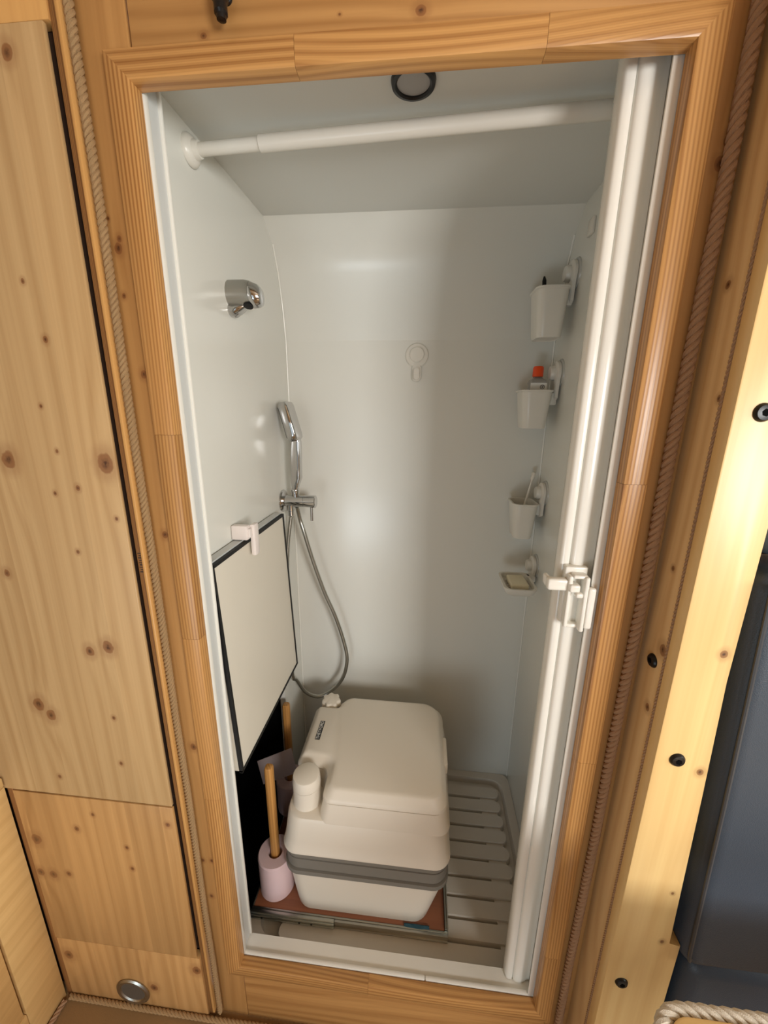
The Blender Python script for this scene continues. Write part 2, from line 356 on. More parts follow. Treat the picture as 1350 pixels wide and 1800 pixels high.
# ------------------------------------------------------------------ shower tray
st = thing('shower_tray', (.38, .38, -.098), 'white moulded shower tray with rounded slats on the shower floor', 'shower tray')
obj('base', MB().box(XL, XR, .0725, YB, -.098, -.084), m_tray, st)
rim = MB()
o_ = rrect(XL+.001, XR-.001, .073, YB-.001, .03, -.0597, 8); i_ = rrect(XL+.028, XR-.030, .098, YB-.028, .045, -.0597, 8)
rim.loft([[Vector((p.x, p.y, -.0839)) for p in o_], o_, i_, [Vector((p.x*.985+.0055, p.y*.985+.0055, -.0839)) for p in i_]], False, False)
obj('rim', rim, m_tray, st, smooth=30)
gy = [.611, .5731, .5088, .4595, .4077, .3492, .2939, .2386, .1839, .1279]
gy = [.6245-.0535*i for i in range(11)]
XS0, XM0, XM1, XS1 = .055, .425, .466, .742
for i in range(10):
    a, b = gy[i+1]+.0058, gy[i]-.0058; r = (b-a)/2
    m = MB()
    top = rrect(XS0, XS1, a, b, r*.98, -.0605, 7); bot = rrect(XS0-.002, XS1+.002, a-.002, b+.002, r*.98, -.0838, 7); mid = rrect(XS0-.0008, XS1+.0008, a-.0008, b+.0008, r*.98, -.062, 7)
    m.loft([bot, mid, top], False, True); obj('slat', m, m_tray, st, smooth=50)
for i in range(1, 10):
    obj('slat_bridge', MB().box(XM0, XM1, gy[i]-.0075, gy[i]+.0075, -.0839, -.0612), m_tray, st)
for i in range(1, 10):
    obj('slat_bridge', MB().box(.672, .728, gy[i]-.0075, gy[i]+.0075, -.0839, -.0665), m_tray, st)

# ------------------------------------------------------------------ sliding platform with rails
pl = thing('sliding_platform', (.24, .34, -.058), 'pull-out wooden platform on steel drawer rails under the portable toilet', 'drawer platform')
PZ = -.034
obj('board', MB().box(-.030, .517, .1455, .56, PZ-.012, PZ, .001), m_board, pl)
obj('rail', MB().box(-.034, .527, .1395, .145, -.0585, -.032, .0015), m_zinc, pl)
q = MB(); q.box(-.034, .209, .129, .1390, -.0585, -.031, .002); q.box(-.034, .209, .1265, .1295, -.042, -.037, .001); q.box(-.034, .209, .1265, .1295, -.053, -.048, .001)
obj('rail_sleeve', q, m_zinc, pl)
q = MB(); q.box(.2095, .526, .1325, .1392, -.036, -.033, .001); q.box(.2095, .526, .1325, .1392, -.0585, -.054, .001); q.box(.2095, .526, .1360, .1392, -.054, -.036)
obj('inner_runner', q, m_steel, pl)
q = MB(); q.box(.518, .527, .1455, .56, -.0585, -.056, .001); q.box(.5235, .527, .1455, .56, -.056, -.018, .001); q.box(.5185, .523, .1455, .56, -.034, -.026)
obj('end_rail', q, m_zinc, pl)
q = MB(); q.box(-.0345, -.0305, .1455, .56, -.0585, -.0345, .001)
obj('end_rail', q, m_zinc, pl)
obj('rail', MB().box(-.034, .527, .5605, .568, -.0585, -.032, .0015), m_zinc, pl)
for x in (.11, .145, -.0): obj('rivet', MB().lathe([(.003, 0), (.0025, .0012), (0, .0014)], (x, .1265, -.0455), (0, -1, 0), 10), m_black, pl)

# ------------------------------------------------------------------ portable toilet
TX0, TX1, TY0, TY1 = .062, .521, .1475, .560
to = thing('portable_toilet', ((TX0+TX1)/2, (TY0+TY1)/2, PZ), 'cream portable camping toilet with closed lid and grey band', 'toilet')
def rr(inset, z, r=.046, dx0=0, dx1=0, n=8, iy=None): iy = inset if iy is None else iy; return rrect(TX0+inset+dx0, TX1-inset-dx1, TY0+iy, TY1-iy, r, z, n)
m = MB().loft([rr(.056, PZ+.0006, .045, dx0=-.022, iy=.012), rr(.047, PZ+.010, .048, dx0=-.020, iy=.004), rr(.034, .02, .048, dx0=-.014, iy=.003), rr(.016, .08, .048, dx0=-.005, iy=.003), rr(.008, .112, .048, iy=.003)])
obj('waste_tank', m, m_toilet, to, smooth=40)
m = MB().loft([rr(.009, .109), rr(-.001, .111), rr(-.001, .125), rr(.006, .1265), rr(.006, .130), rr(.002, .132), rr(.002, .164), rr(.007, .1655), rr(.007, .169), rr(.001, .171), rr(.001, .186), rr(.008, .187)])
obj('band', m, m_band, to, smooth=30)
m = MB().loft([rr(.006, .1865), rr(-.003, .1885), rr(-.003, .192), rr(-.001, .195), rr(.004, .225, iy=.003), rr(.011, .285, iy=.012), rr(.014, .2915, iy=.016), rr(.022, .294, iy=.024)])
obj('flush_tank', m, m_toilet, to, smooth=40)
def notch(inset, z, lift=0):
    x0, x1, y0, y1 = TX0+.016+inset, TX1-.014-inset, TY0+.024+inset, TY1-.016-inset
    nx1, ny1 = TX0+.114, TY0+.128      # pump notch corner (near left)
    nx2, ny2 = TX0+.092, TY1-.070      # filler notch corner (far left)
    def arc(cx, cy, r, a0, a1, k=8): return [(cx+r*math.cos(math.radians(a0+(a1-a0)*i/k)), cy+r*math.sin(math.radians(a0+(a1-a0)*i/k))) for i in range(k+1)]
    P = []
    R = .036
    P += arc(x1-R-.02, y1-R, R, 90, 0) if False else []
    P += arc(x1-R*1.6, y1-R*1.6, R*1.6, 0, 90)
    P += arc(nx2+.04+inset, y1-.04, .04, 90, 180)
    P += arc(nx2-.02+inset, ny2+.02-inset, .02, 0, -90, 5)
    P += arc(x0+.008, ny2-.008-inset, .008, 90, 180, 3)
    P += arc(x0+.008, ny1+.008+inset, .008, 180, 270, 3)
    P += arc(nx1-.034+inset, ny1-.034+inset, .034, 90, 0)
    P += arc(nx1+.026+inset, y0+.026, .026, 180, 270)
    P += arc(x1-R, y0+R, R, 270, 360)
    return [Vector((a, b, z)) for a, b in P]
m = MB().loft([notch(-.0115, .2865), notch(-.009, .300), notch(.000, .3405), notch(.012, .3415)], False, True)
obj('seat_body', m, m_toilet, to, smooth=40)
m = MB().loft([notch(.010, .3415), notch(.010, .3448), notch(-.002, .3450), notch(-.001, .3535), notch(.002, .357), notch(.012, .3745), notch(.015, .377), notch(.022, .379)])
lid = obj('lid', m, m_toilet, to, smooth=40)
# pump
pc = Vector((TX0+.059, TY0+.072, .293))
m = MB().lathe([(.040, -.02), (.040, .002), (.0385, .006), (.038, .055)], pc, (0, 0, 1), 36); obj('pump_housing', m, m_toilet, to)
m = MB(); rings = []
for rr_, h, tilt in ((.0385, .0565, 0), (.0388, .060, .35), (.0375, .080, .35), (.036, .088, .35), (.033, .0895, .35)):
    rings.append([pc+Vector((rr_*math.cos(2*math.pi*k/36), rr_*math.sin(2*math.pi*k/36), h-(.012*math.sin(2*math.pi*k/36)*(1 if h == .060 else 0)))) for k in range(36)])
m.loft(rings); obj('pump_cap', m, m_toilet, to)
# filler cap with lobes
fc = Vector((TX0+.060, TY1-.044, .293)); m = MB().lathe([(.03, -.01), (.03, .02), (.024, .03), (.022, .055)], fc, (0, 0, 1), 28); obj('filler_neck', m, m_toilet, to)
rings = []
for s_, h in ((.90, .056), (1, .060), (1, .080), (.93, .085), (.85, .086)):
    rings.append([fc+Vector(((.030+.0035*math.cos(7*2*math.pi*k/84))*s_*math.cos(2*math.pi*k/84), (.030+.0035*math.cos(7*2*math.pi*k/84))*s_*math.sin(2*math.pi*k/84), h)) for k in range(84)])
obj('filler_cap', MB().loft(rings), m_toilet, to)
# badge on the rear deck (reads along the depth)
p0, p1 = at(557, 1299, Z=.379), at(568, 1270, Z=.379)
bx, by0, by1 = (p0.x+p1.x)/2, p0.y-.002, p1.y+.006
bad = obj('badge', MB().box(bx-.0075, bx+.0075, by0, by1, .3785, .3797, .0004), m_ringblk, to)
tc = bpy.data.curves.new('badge_text', 'FONT'); tc.body = 'THETFORD'; tc.align_x = 'CENTER'; tc.align_y = 'CENTER'; tc.size = .0135; tc.extrude = .0001
tob = bpy.data.objects.new('badge_text_tmp', tc); COL.objects.link(tob); bpy.context.view_layer.update()
tme = bpy.data.meshes.new_from_object(tob.evaluated_get(bpy.context.evaluated_depsgraph_get())); bpy.data.objects.remove(tob)
tme.transform(Matrix.Diagonal((.95*(by1-by0)/max(1e-6, (max(v.co.x for v in tme.vertices)-min(v.co.x for v in tme.vertices))), 1, 1, 1)))
tme.transform(Matrix.Translation(Vector((bx, (by0+by1)/2, .37985))-to.location) @ Matrix.Rotation(math.radians(90), 4, 'Z'))
tme.materials.append(m_label); tx = bpy.data.objects.new('lettering', tme); COL.objects.link(tx); tx.parent = bad; tx['label'] = 'white lettering on the black badge'
# front latch bump
obj('lid_latch', MB().box(TX1-.018, TX1-.005, .31, .41, .325, .360, .004), m_toilet, to)

# blue cloth poking out under the toilet
rings = []
for i in range(13):
    t = i/12; x = .405+.070*t; dp = .5+.5*math.sin(math.pi*t)+.12*math.sin(13*t)
    rings.append([Vector((x, .1500, PZ+.0004)), Vector((x, .1475-.003*dp, PZ+.0004)), Vector((x, .1455-.004*dp, PZ+.0004)), Vector((x, .1455-.004*dp, PZ+.0022)), Vector((x, .1475, PZ+.005+.002*math.sin(9*t))), Vector((x, .1505, PZ+.004))])
obj('blue_cloth', MB().loft(rings), m_blue, label='small blue cloth tucked under the front foot of the toilet', cat='cloth')

# ------------------------------------------------------------------ toilet rolls on wooden pegs
def roll(c, label):
    r0 = .0505; h = .128; n = 40
    prof_ = [(.019, 0), (r0-.002, 0), (r0, .002), (r0, h-.004), (r0-.003, h), (.021, h), (.019, h-.003)]
    m = MB(); u = [[Vector((c[0]+r*math.cos(2*math.pi*k/n), c[1]+r*math.sin(2*math.pi*k/n), c[2]+z)) for k in range(n)] for r, z in prof_]
    m.loft(u+[u[0]], False, False); return obj('toilet_roll', m, m_paper, label=label, cat='toilet paper', group='toilet rolls on pegs')
def peg(c, h, label):
    n = 16; s = .0115
    rings = [[Vector((c[0]+q*x, c[1]+q*y, c[2]+z)) for x, y in [(math.copysign(abs(math.cos(a))**.55, math.cos(a)), math.copysign(abs(math.sin(a))**.55, math.sin(a))) for a in [2*math.pi*k/n for k in range(n)]]] for q, z in ((s, 0), (s, h-.006), (s*.85, h-.001), (s*.55, h))]
    m = MB().loft(rings)
    return obj('wooden_peg', m, m_peg, label=label, cat='peg', group='pegs for toilet rolls')
R1 = (.019, .208, PZ+.0005); R2 = (-.018, .452, PZ+.0005)
roll(R1, 'pale pink toilet roll on a wooden peg at the pump corner of the toilet'); peg(R1, .440, 'tall square wooden peg rising from the pink roll by the pump')
roll(R2, 'shaded pink toilet roll on a peg behind the toilet, in the dark opening'); peg(R2, .432, 'wooden peg of the shaded toilet roll behind the toilet')
ca, cb = at(452, 1338, Y=.400), at(512, 1315, Y=.372)
dn = Vector((.012, .006, -.105)); q = [ca, cb, cb+dn, ca+dn]; nn = (cb-ca).cross(dn).normalized()*.0012
obj('paper_card', MB().loft([q, [p+nn for p in q]]), m_card, label='pale card tucked beside the shaded toilet roll in the dark opening', cat='card')

# ------------------------------------------------------------------ hatch panel
hp = thing('hatch_panel', (0, .27, .53), 'cream hatch panel with black edging over the dark storage opening', 'hatch')
def hx(z): return -.005+(1.050-z)/(1.050-.530)*.020
HZ0, HZ1, HY0, HY1 = .532, 1.050, .0785, .489
def slab(y0, y1, z0, z1, a, b):
    m = MB(); vs = []
    for z in (z0, z1):
        for y in (y0, y1):
            for o in (a, b): vs.append((hx(z)+o, y, z))
    return m.add(vs, [(0, 2, 3, 1), (4, 5, 7, 6), (0, 1, 5, 4), (2, 6, 7, 3), (0, 4, 6, 2), (1, 3, 7, 5)])
pan = obj('panel', slab(HY0, HY1, HZ0, HZ1, -.020, 0), m_hatch, hp, smooth=0)
e = .0045
for a in ((HY0-.003, HY1+.003, HZ1-e*1.4, HZ1+.001), (HY0-.003, HY1+.003, HZ0-.002, HZ0+e), (HY1-e, HY1+.003, HZ0, HZ1), (HY0-.003, HY0+e, HZ0, HZ1)):
    obj('edging', slab(*a, -.006, .0022), m_black, hp, smooth=0)
obj('top_rail', slab(HY0, HY1, HZ1+.001, HZ1+.004, -.0255, -.0065), m_alu, hp, smooth=0)
cl = thing('panel_clip', (.0, .235, 1.0), 'small translucent pinkish clip gripping the top edge of the hatch', 'clip')
obj('bridge', MB().box(XL+.001, .006, .222, .242, 1.056, 1.092, .004), m_clip, cl); obj('jaw', MB().box(.0045, .018, .238, .264, 1.012, 1.092, .005), m_clip, cl); obj('lip', MB().box(.0045, .012, .226, .240, 1.062, 1.084, .002), m_clip, cl)

# ------------------------------------------------------------------ ceiling light, curtain rail
lc = Vector((.3785, .139, 1.858))
cl_ = thing('ceiling_light', lc, 'small round recessed ceiling light with black ring', 'ceiling light')
obj('ring', MB().lathe([(.0262, 0), (.0262, -.005), (.029, -.007), (.034, -.006), (.0355, 0)], lc, (0, 0, 1), 40, False, False), m_ringblk, cl_)
obj('diffuser', MB().lathe([(.0262, -.0005), (.0262, -.003), (.018, -.0045), (0, -.005)], lc, (0, 0, 1), 40), m_diff, cl_)
ra, rb = Vector((XL, .203, 1.819)), Vector((XR, .168, 1.826)); rd = (rb-ra).normalized(); rl = (rb-ra).length
rod = thing('curtain_rod', (ra+rb)/2, 'white telescopic shower curtain rod under the shower ceiling', 'curtain rod')
obj('end_cap', MB().lathe([(.026, 0.001), (.026, .004), (.022, .010), (.016, .013), (.0135, .022)], ra, rd, 28), m_plas, rod)
obj('inner_tube', MB().lathe([(.0105, .012), (.0105, .142)], ra, rd, 20), m_plas, rod)
obj('outer_tube', MB().lathe([(.0105, .137), (.0128, .1385), (.0128, rl-.03)], ra, rd, 24), m_plas, rod)
obj('end_cap', MB().lathe([(.026, 0.001), (.026, .004), (.022, .010), (.016, .013), (.0135, .035)], rb, -rd, 28), m_plas, rod)

# ------------------------------------------------------------------ shower fittings
hb = at(405, 520, X=XL)
br = thing('shower_bracket', (XL, hb.y, hb.z-.03), 'empty chrome hand-shower bracket high on the left shower wall', 'shower bracket')
by_, bz_ = .322, 1.606
rings = []
def dsec(x, ry_, rz_, zc): return [Vector((x, by_+ry_*math.cos(2*math.pi*k/24), zc+rz_*math.sin(2*math.pi*k/24))) for k in range(24)]
m = MB().loft([dsec(XL, .026, .029, bz_+.004), dsec(XL+.004, .026, .029, bz_+.004), dsec(XL+.036, .026, .029, bz_+.004), dsec(XL+.050, .025, .027, bz_+.003)]); obj('body', m, m_satin, br)
m = MB().loft([dsec(XL+.0502, .0245, .0265, bz_+.003), dsec(XL+.054, .025, .027, bz_+.001), dsec(XL+.066, .023, .024, bz_-.001), dsec(XL+.073, .018, .018, bz_-.003), dsec(XL+.075, .010, .010, bz_-.004)]); obj('swivel_cup', m, m_chrome, br)
m = MB().loft([dsec(XL, .020, .014, bz_-.030), dsec(XL+.010, .019, .014, bz_-.031), dsec(XL+.026, .016, .009, bz_-.026), dsec(XL+.038, .010, .004, bz_-.021)]); obj('lower_lobe', m, m_chrome, br)
obj('cradle_slot', MB().lathe([(.011, 0), (.011, .002), (.004, .003)], (XL+.045, by_-.010, bz_-.0225), (0, -.35, -1), 16), m_black, br)
mc = at(497, 880, X=XL)
mx = thing('shower_mixer', (XL, mc.y, mc.z), 'chrome single-lever shower mixer on round rosette in the back left corner', 'shower mixer')
obj('rosette', MB().lathe([(.036, 0), (.036, .003), (.033, .007), (.020, .009)], mc, (1, 0, 0), 36), m_chrome, mx)
obj('body', MB().lathe([(.0185, .006), (.0185, .070), (.0172, .0705), (.0172, .072), (.0185, .0725), (.020, .095), (.0205, .108), (.018, .110)], mc, (1, 0, 0), 28), m_chrome, mx)
obj('lever', MB().tube([mc+Vector((.096, -.004, -.016)), mc+Vector((.097, -.008, -.062))], .0048, 12), m_chrome, mx)
obj('cradle', MB().lathe([(.011, .014), (.012, .026), (.0135, .036), (.0125, .040)], mc+Vector((.044, 0, 0)), (0, 0, 1), 20), m_chrome, mx)
obj('outlet', MB().lathe([(.0125, .012), (.0125, .030), (.0105, .032), (.0105, .046), (.008, .048)], mc+Vector((.027, -.006, 0)), (0, 0, -1), 20), m_chrome, mx)
hs = thing('hand_shower', mc+Vector((.044, 0, .035)), 'chrome slab-headed hand shower standing in the mixer cradle', 'hand shower')
hc = mc+Vector((.044, 0, 0))
def hsec(c, tx, ty, ax): # rectangle-ish section; ax = unit dir, tx thickness in xz plane, ty width in y
    a = Vector(ax).normalized(); nrm = Vector((a.z, 0, -a.x)); out = []
    for k in range(24):
        t = 2*math.pi*k/24; cu = math.copysign(abs(math.cos(t))**.32, math.cos(t)); sv = math.copysign(abs(math.sin(t))**.32, math.sin(t)); out.append(Vector(c)+nrm*tx*cu+Vector((0, ty*sv, 0)))
    return out
up = (0, 0, 1)
m = MB().loft([hsec(hc+Vector((0, 0, .038)), .009, .010, up), hsec(hc+Vector((.002, 0, .052)), .011, .013, up), hsec(hc+Vector((.006, 0, .075)), .0155, .016, up), hsec(hc+Vector((.008, 0, .150)), .0155, .016, up), hsec(hc+Vector((.010, 0, .188)), .0135, .016, (-.05, 0, 1)), hsec(hc+Vector((.009, 0, .200)), .0105, .016, (-.2, 0, 1))])
obj('handle', m, m_chrome, hs, smooth=45)
ax_ = (-.26, 0, 1)
hd0 = hc+Vector((.009, 0, .198)); d_ = Vector(ax_).normalized()
m = MB().loft([hsec(hd0-d_*.006, .010, .022, ax_), hsec(hd0+d_*.001, .0155, .032, ax_), hsec(hd0+d_*.012, .0165, .036, ax_), hsec(hd0+d_*.100, .0160, .036, ax_), hsec(hd0+d_*.110, .0135, .033, ax_), hsec(hd0+d_*.113, .010, .029, ax_)])
hd = obj('head', m, m_chrome, hs, smooth=45)
nrm = Vector((d_.z, 0, -d_.x)); q = [hd0+d_*a-nrm*.0172+Vector((0, b, 0)) for a, b in ((.008, -.028), (.008, .028), (.100, .028), (.100, -.028))]
obj('spray_face', MB().loft([q, [p+nrm*.0016 for p in q]]), m_black, hd)
hose_px = [(521, 893, .592), (528, 915, .60), (535, 937, .60), (550, 985, .61), (570, 1040, .62), (590, 1085, .625), (605, 1130, .63), (610, 1160, .63), (603, 1190, .628), (585, 1212, .62), (560, 1224, .605), (537, 1216, .58), (521, 1195, .56)]
hp_ = [hc+Vector((0, .006, -.0195)), hc+Vector((0, .012, -.028))]+[at(a, b, Y=y) for a, b, y in hose_px[1:]]
hp_ += [Vector((-.0245, .548, .43)), Vector((-.026, .545, .52)), Vector((-.026, .545, .66)), Vector((-.026, .550, .80)), Vector((-.021, .560, .92)), mc+Vector((.0265, -.006, -.052))]
m = MB().tube(smooth_path(hp_, 10), .0068, 12); obj('shower_hose', m, m_steel, label='steel shower hose hanging in a loop along the shower back wall', cat='hose')

# ------------------------------------------------------------------ adhesive hook on the back wall
hk = at(733, 625, Y=YB)
ah = thing('wall_hook', (hk.x, YB, hk.z-.06), 'white round suction hook alone on the shower back wall', 'wall hook')
obj('plate', MB().lathe([(.036, 0), (.036, .003), (.033, .006)], (hk.x, YB, hk.z), (0, -1, 0), 40), m_plas, ah)
obj('dial', MB().lathe([(.0225, .005), (.0225, .010), (.020, .012)], (hk.x, YB, hk.z+.002), (0, -1, 0), 36), m_plas, ah)
m = MB().loft([[Vector((p.x, YB-dy, p.y)) for p in rrect(hk.x-.0155+i, hk.x+.0155-i, hk.z-.078+i, hk.z-.026, .0145-i, 0, 6)] for i, dy in ((0, 0.0005), (0, .006), (.002, .008))]); obj('stem', m, m_plas, ah)
m = MB().loft([[Vector((p.x, YB-dy, p.y)) for p in rrect(hk.x-.0085, hk.x+.0085, hk.z-.072, hk.z-.038, .008, 0, 6)] for dy in (.007, .018, .020)]); obj('tongue', m, m_plas, ah)

# ------------------------------------------------------------------ suction cups and holders on the right wall
def suction(T, y, z, mat=m_plas):
    obj('suction_disc', MB().lathe([(.038, 0), (.037, .003), (.030, .006)], (XR, y, z), (-1, 0, 0), 32), m_glass, T)
    obj('bracket', MB().loft([[Vector((XR-d, y+a, z+b)) for a, b in sh_] for d, sh_ in [(d, [(s*math.cos(2*math.pi*k/32), s*math.sin(2*math.pi*k/32) if math.sin(2*math.pi*k/32) > -.55 else (s*math.sin(2*math.pi*k/32)-.045*min(1, (-.55-math.sin(2*math.pi*k/32))/.15))) for k in range(32)]) for d, s in ((.0065, .032), (.014, .032), (.017, .028))]]), mat, T, smooth=40)
    obj('dial', MB().lathe([(.020, .0165), (.020, .024), (.017, .030), (.008, .031)], (XR, y, z), (-1, 0, 0), 28), mat, T)
def cup(name_label, y, z, zr, xa, xb, hgt, group=None):
    T = thing('storage_cup', ((xa+xb)/2, y, zr-hgt), name_label, 'storage cup')
    suction(T, y, z)
    dy = .05; r = .022
    def sec(i, z_): return rrect(xa+i, xb-i*.8, y-dy+i, y+dy-i, max(.006, r-i*.4), z_, 6)
    body = MB().loft([sec(.014, zr-hgt+.002), sec(.012, zr-hgt), sec(.010, zr-hgt+.004), sec(.001, zr-.006), sec(-.003, zr-.004), sec(-.003, zr), sec(.003, zr), sec(.004, zr-.006), sec(.013, zr-hgt+.005)], True, True)
    obj('cup', body, m_plas, T, smooth=40)
    obj('arm', MB().box(xb-.002, XR-.007, y-.017, y+.017, zr-.040, zr-.006, .003), m_plas, T)
    return T
C1 = at(1012, 482, X=XR); C2 = at(984, 656, X=XR); C3 = at(955, 864, X=XR); C4 = at(939, 992, X=XR)
cup('white storage cup on suction bracket holding a black pen, topmost on right wall', .565, C1.z, 1.668, .690, .772, .120)
cup('white storage cup on suction bracket holding the orange-capped bottle', .600, C2.z, 1.417, .684, .768, .106)
cup('white storage cup on suction bracket holding a toothbrush above the soap dish', .612, C3.z, 1.086, .692, .766, .112)
# pen
a = Vector((.724, .556, 1.562)); b = at(957, 486, Y=.565)
m = MB().tube([a, a.lerp(b, .93), b], [.0052, .0052, .0020], 10); obj('pen', m, m_black, label='black pen leaning in the topmost storage cup', cat='pen')
# bottle with orange cap
bo = thing('bottle', (.729, .598, 1.318), 'clear square bottle with orange cap and white label in a storage cup', 'bottle')
def bsec(i, z_): return rrect(.7075+i, .7545-i, .578+i, .618-i, max(.003, .008-i*.3), z_, 4)
obj('body', MB().loft([bsec(.001, 1.318), bsec(0, 1.322), bsec(0, 1.438), bsec(.003, 1.446), bsec(.010, 1.450), bsec(.012, 1.454)]), m_bottle, bo, smooth=40)
obj('cap', MB().lathe([(.0145, 0), (.0145, .024), (.012, .028), (.004, .0285)], (.731, .598, 1.4545), (0, 0, 1), 24), m_orange, bo)
lb = obj('label', MB().box(.7085, .7535, .5768, .5782, 1.360, 1.437), m_label, bo)
m = MB()
u = [[Vector((.741+r*math.cos(2*math.pi*k/24), .5766-d, 1.426+r*math.sin(2*math.pi*k/24))) for k in range(24)] for r, d in ((.0062, 0), (.0062, .0003), (.0048, .0003), (.0048, 0))]
m.loft(u+[u[0]], False, False); m.box(.737, .745, .5763, .5766, 1.4275, 1.4287); m.box(.7385, .7435, .5763, .5766, 1.4235, 1.4247); m.box(.7404, .7416, .5763, .5766, 1.4235, 1.429); obj('emblem', m, m_ink, lb, label='dark round emblem')
# toothbrush
tb = thing('toothbrush', (.735, .60, .99), 'white toothbrush leaning in the storage cup above the soap dish', 'toothbrush')
a = Vector((.712, .590, .982)); b = Vector((.7565, .640, 1.148)); m = MB().tube([a, a.lerp(b, .3), a.lerp(b, .6), b], [.005, .0055, .0035, .003], 10); obj('handle', m, m_plas, tb)
obj('head', MB().tube([b, b+(b-a).normalized()*.006, b+(b-a).normalized()*.024, b+(b-a).normalized()*.028], [.003, .006, .006, .003], 10), m_plas, tb)
# soap dish
sd = thing('soap_dish', (.72, .535, .818), 'white rounded soap dish on suction bracket, lowest on right wall', 'soap dish')
suction(sd, .622, C4.z+.004)
SZ = .846
def dsc(i, z_): return rrect(.672+i, .765-i, .478+i, .612-i, max(.006, .022-i*.3), z_, 6)
obj('dish', MB().loft([dsc(.012, SZ-.026), dsc(.004, SZ-.020), dsc(-.002, SZ-.002), dsc(-.002, SZ), dsc(.005, SZ), dsc(.008, SZ-.014), dsc(.014, SZ-.017)]), m_plas, sd, smooth=40)
for k in range(5): obj('rib', MB().box(.690, .747, .505+.018*k, .509+.018*k, SZ-.0172, SZ-.013), m_plas, sd)
obj('arm', MB().box(.758, XR-.007, .585, .612, SZ-.020, SZ+.0, .003), m_plas, sd)
so = MB().box(.692, .746, .505, .585, SZ-.0128, SZ+.004, .005, 3); obj('soap_bar', so, m_soap, label='pale yellow bar of soap lying in the soap dish', cat='soap')
# clear adhesive square on the right wall above the cups
obj('wall_clip', MB().box(XR-.006, XR, .470, .505, 1.765, 1.800, .002), m_plas, label='small white square clip high on the right shower wall', cat='wall clip')

# ------------------------------------------------------------------ folding door, pushed back to the right jamb
dr = thing('door_1', (.69, .09, -.005), kind='structure')
DZ0, DZ1 = -.0045, 1.8565
def vpost(pts, z0=DZ0, z1=DZ1): return MB().loft([[Vector((x, y, z)) for x, y in pts] for z in (z0, z1)])
lead = [(.672, .098), (.664, .088), (.6605, .074), (.6605, .062), (.6625, .0555), (.666, .053), (.673, .0525), (.6765, .0535), (.6775, .0575), (.6782, .0575), (.6795, .0525), (.684, .0495), (.692, .0485), (.700, .050), (.7055, .052), (.710, .0545), (.714, .056), (.7188, .0565), (.7188, .098)]
lp = obj('lead_post', vpost(lead), m_pvc, dr, smooth=50)
for i in range(5):
    xa, xb = .690+.002*i, .7175
    y_ = .104+.0125*i; sgn = .004 if i % 2 == 0 else -.004
    obj('fold_panel', vpost([(xa, y_+sgn), (xb, y_-sgn), (xb, y_-sgn+.006), (xa, y_+sgn+.006)], .0, DZ1-.002), m_pvc, dr)
    if i < 4: obj('hinge_strip', MB().tube([(xa+.001 if i % 2 else xb-.001, y_+.008, .001), (xa+.001 if i % 2 else xb-.001, y_+.008, DZ1-.003)], .0045, 8), m_pvc, dr)
for x in (.669, .709): obj('guide_foot', MB().box(x-.006, x+.006, .056, .068, -.0058, .004, .001), m_black, dr)
# latch handle
ht = thing('latch', (.68, .04, .99), None); ht.parent = dr; ht.location = Vector((.68, .04, .99))-dr.location
def hbx(name, *a, bev=.003): return obj(name, MB().box(*a, bev, 3), m_pvc, lp)
HB = []
bpy.data.objects.remove(ht)
zt, zb = at(1010, 1000, Y=.045).z, at(1005, 1095, Y=.045).z
hbx('handle_plate', .667, .705, .0385, .0525, zb+.004, zt+.006, bev=.0025)
hbx('handle_side', .694, .702, .016, .040, zb-.002, zt-.004, bev=.0035)
hbx('handle_side', .670, .677, .024, .040, zb+.002, zt-.006, bev=.0025)
hbx('handle_grip', .700, .713, .0135, .0245, zb+.006, zt-.022, bev=.004)
hbx('handle_end', .676, .700, .022, .040, zt-.010, zt-.003, bev=.003)
hbx('handle_end', .676, .696, .026, .040, zb+.001, zb+.008, bev=.002)
zl = at(990, 1024, Y=.04).z
hbx('latch_tongue', .637, .672, .028, .044, zl-.011, zl+.010, bev=.004)
hbx('latch_tongue', .637, .645, .044, .062, zl-.010, zl+.009, bev=.003)
hbx('latch_thumb', .671, .688, .018, .036, zl-.009, zl+.005, bev=.003)
hbx('latch_thumb', .680, .692, .012, .024, zl-.016, zl-.007, bev=.003)

# ------------------------------------------------------------------ tall cabinet on the left
tc_ = thing('tall_cabinet', (-.6, .02, ZF), 'tall knotty pine cabinet beside the shower doorway', 'cabinet')
zs = at(305, 1420, Y=-.004).z; zs2 = at(347, 1687, Y=-.004).z; zt_ = at(83, 33, Y=-.004).z
obj('door', MB().box(-1.0, -.1100, -.004, .003, zs+.0022, zt_, .0015), m_cab, tc_)
obj('lower_door', MB().box(-.4995, -.1100, -.004, .003, zs2+.0035, zs-.0022, .0015), m_cab2, tc_)
obj('plinth', MB().box(-.4995, -.105, -.002, .016, ZF, zs2-.001, .001), m_cab2, tc_)
obj('top_rail', MB().box(-1.0, -.104, .000, .018, zt_+.003, 2.055, .001), m_edge, tc_)
obj('carcass', MB().box(-1.2, -.105, .019, .05, ZF, 2.055), m_carc, tc_)
se = obj('side_edge', MB().box(-.1040, -.0885, .003, .05, ZF, 2.055, .001), m_ply, tc_)
q = MB(); za = at(247, 990, Y=.003).z
for i in range(9): q.box(-.1010+.0012*(i % 2), -.0930, .0025, .0031, za-.018+.0046*i, za-.018+.0046*i+(.0012 if i % 3 else .0020))
obj('printed_marks', q, m_ink, se, label='dark printed marks')
obj('edge_strip', MB().box(-.0945+.006, -.0825, -.006, .03, ZF+.03, 2.055, .0015), m_edge, tc_)
obj('filler_strip', MB().box(-.516, -.5005, -.001, .018, ZF, .516, .001), m_filler, tc_)
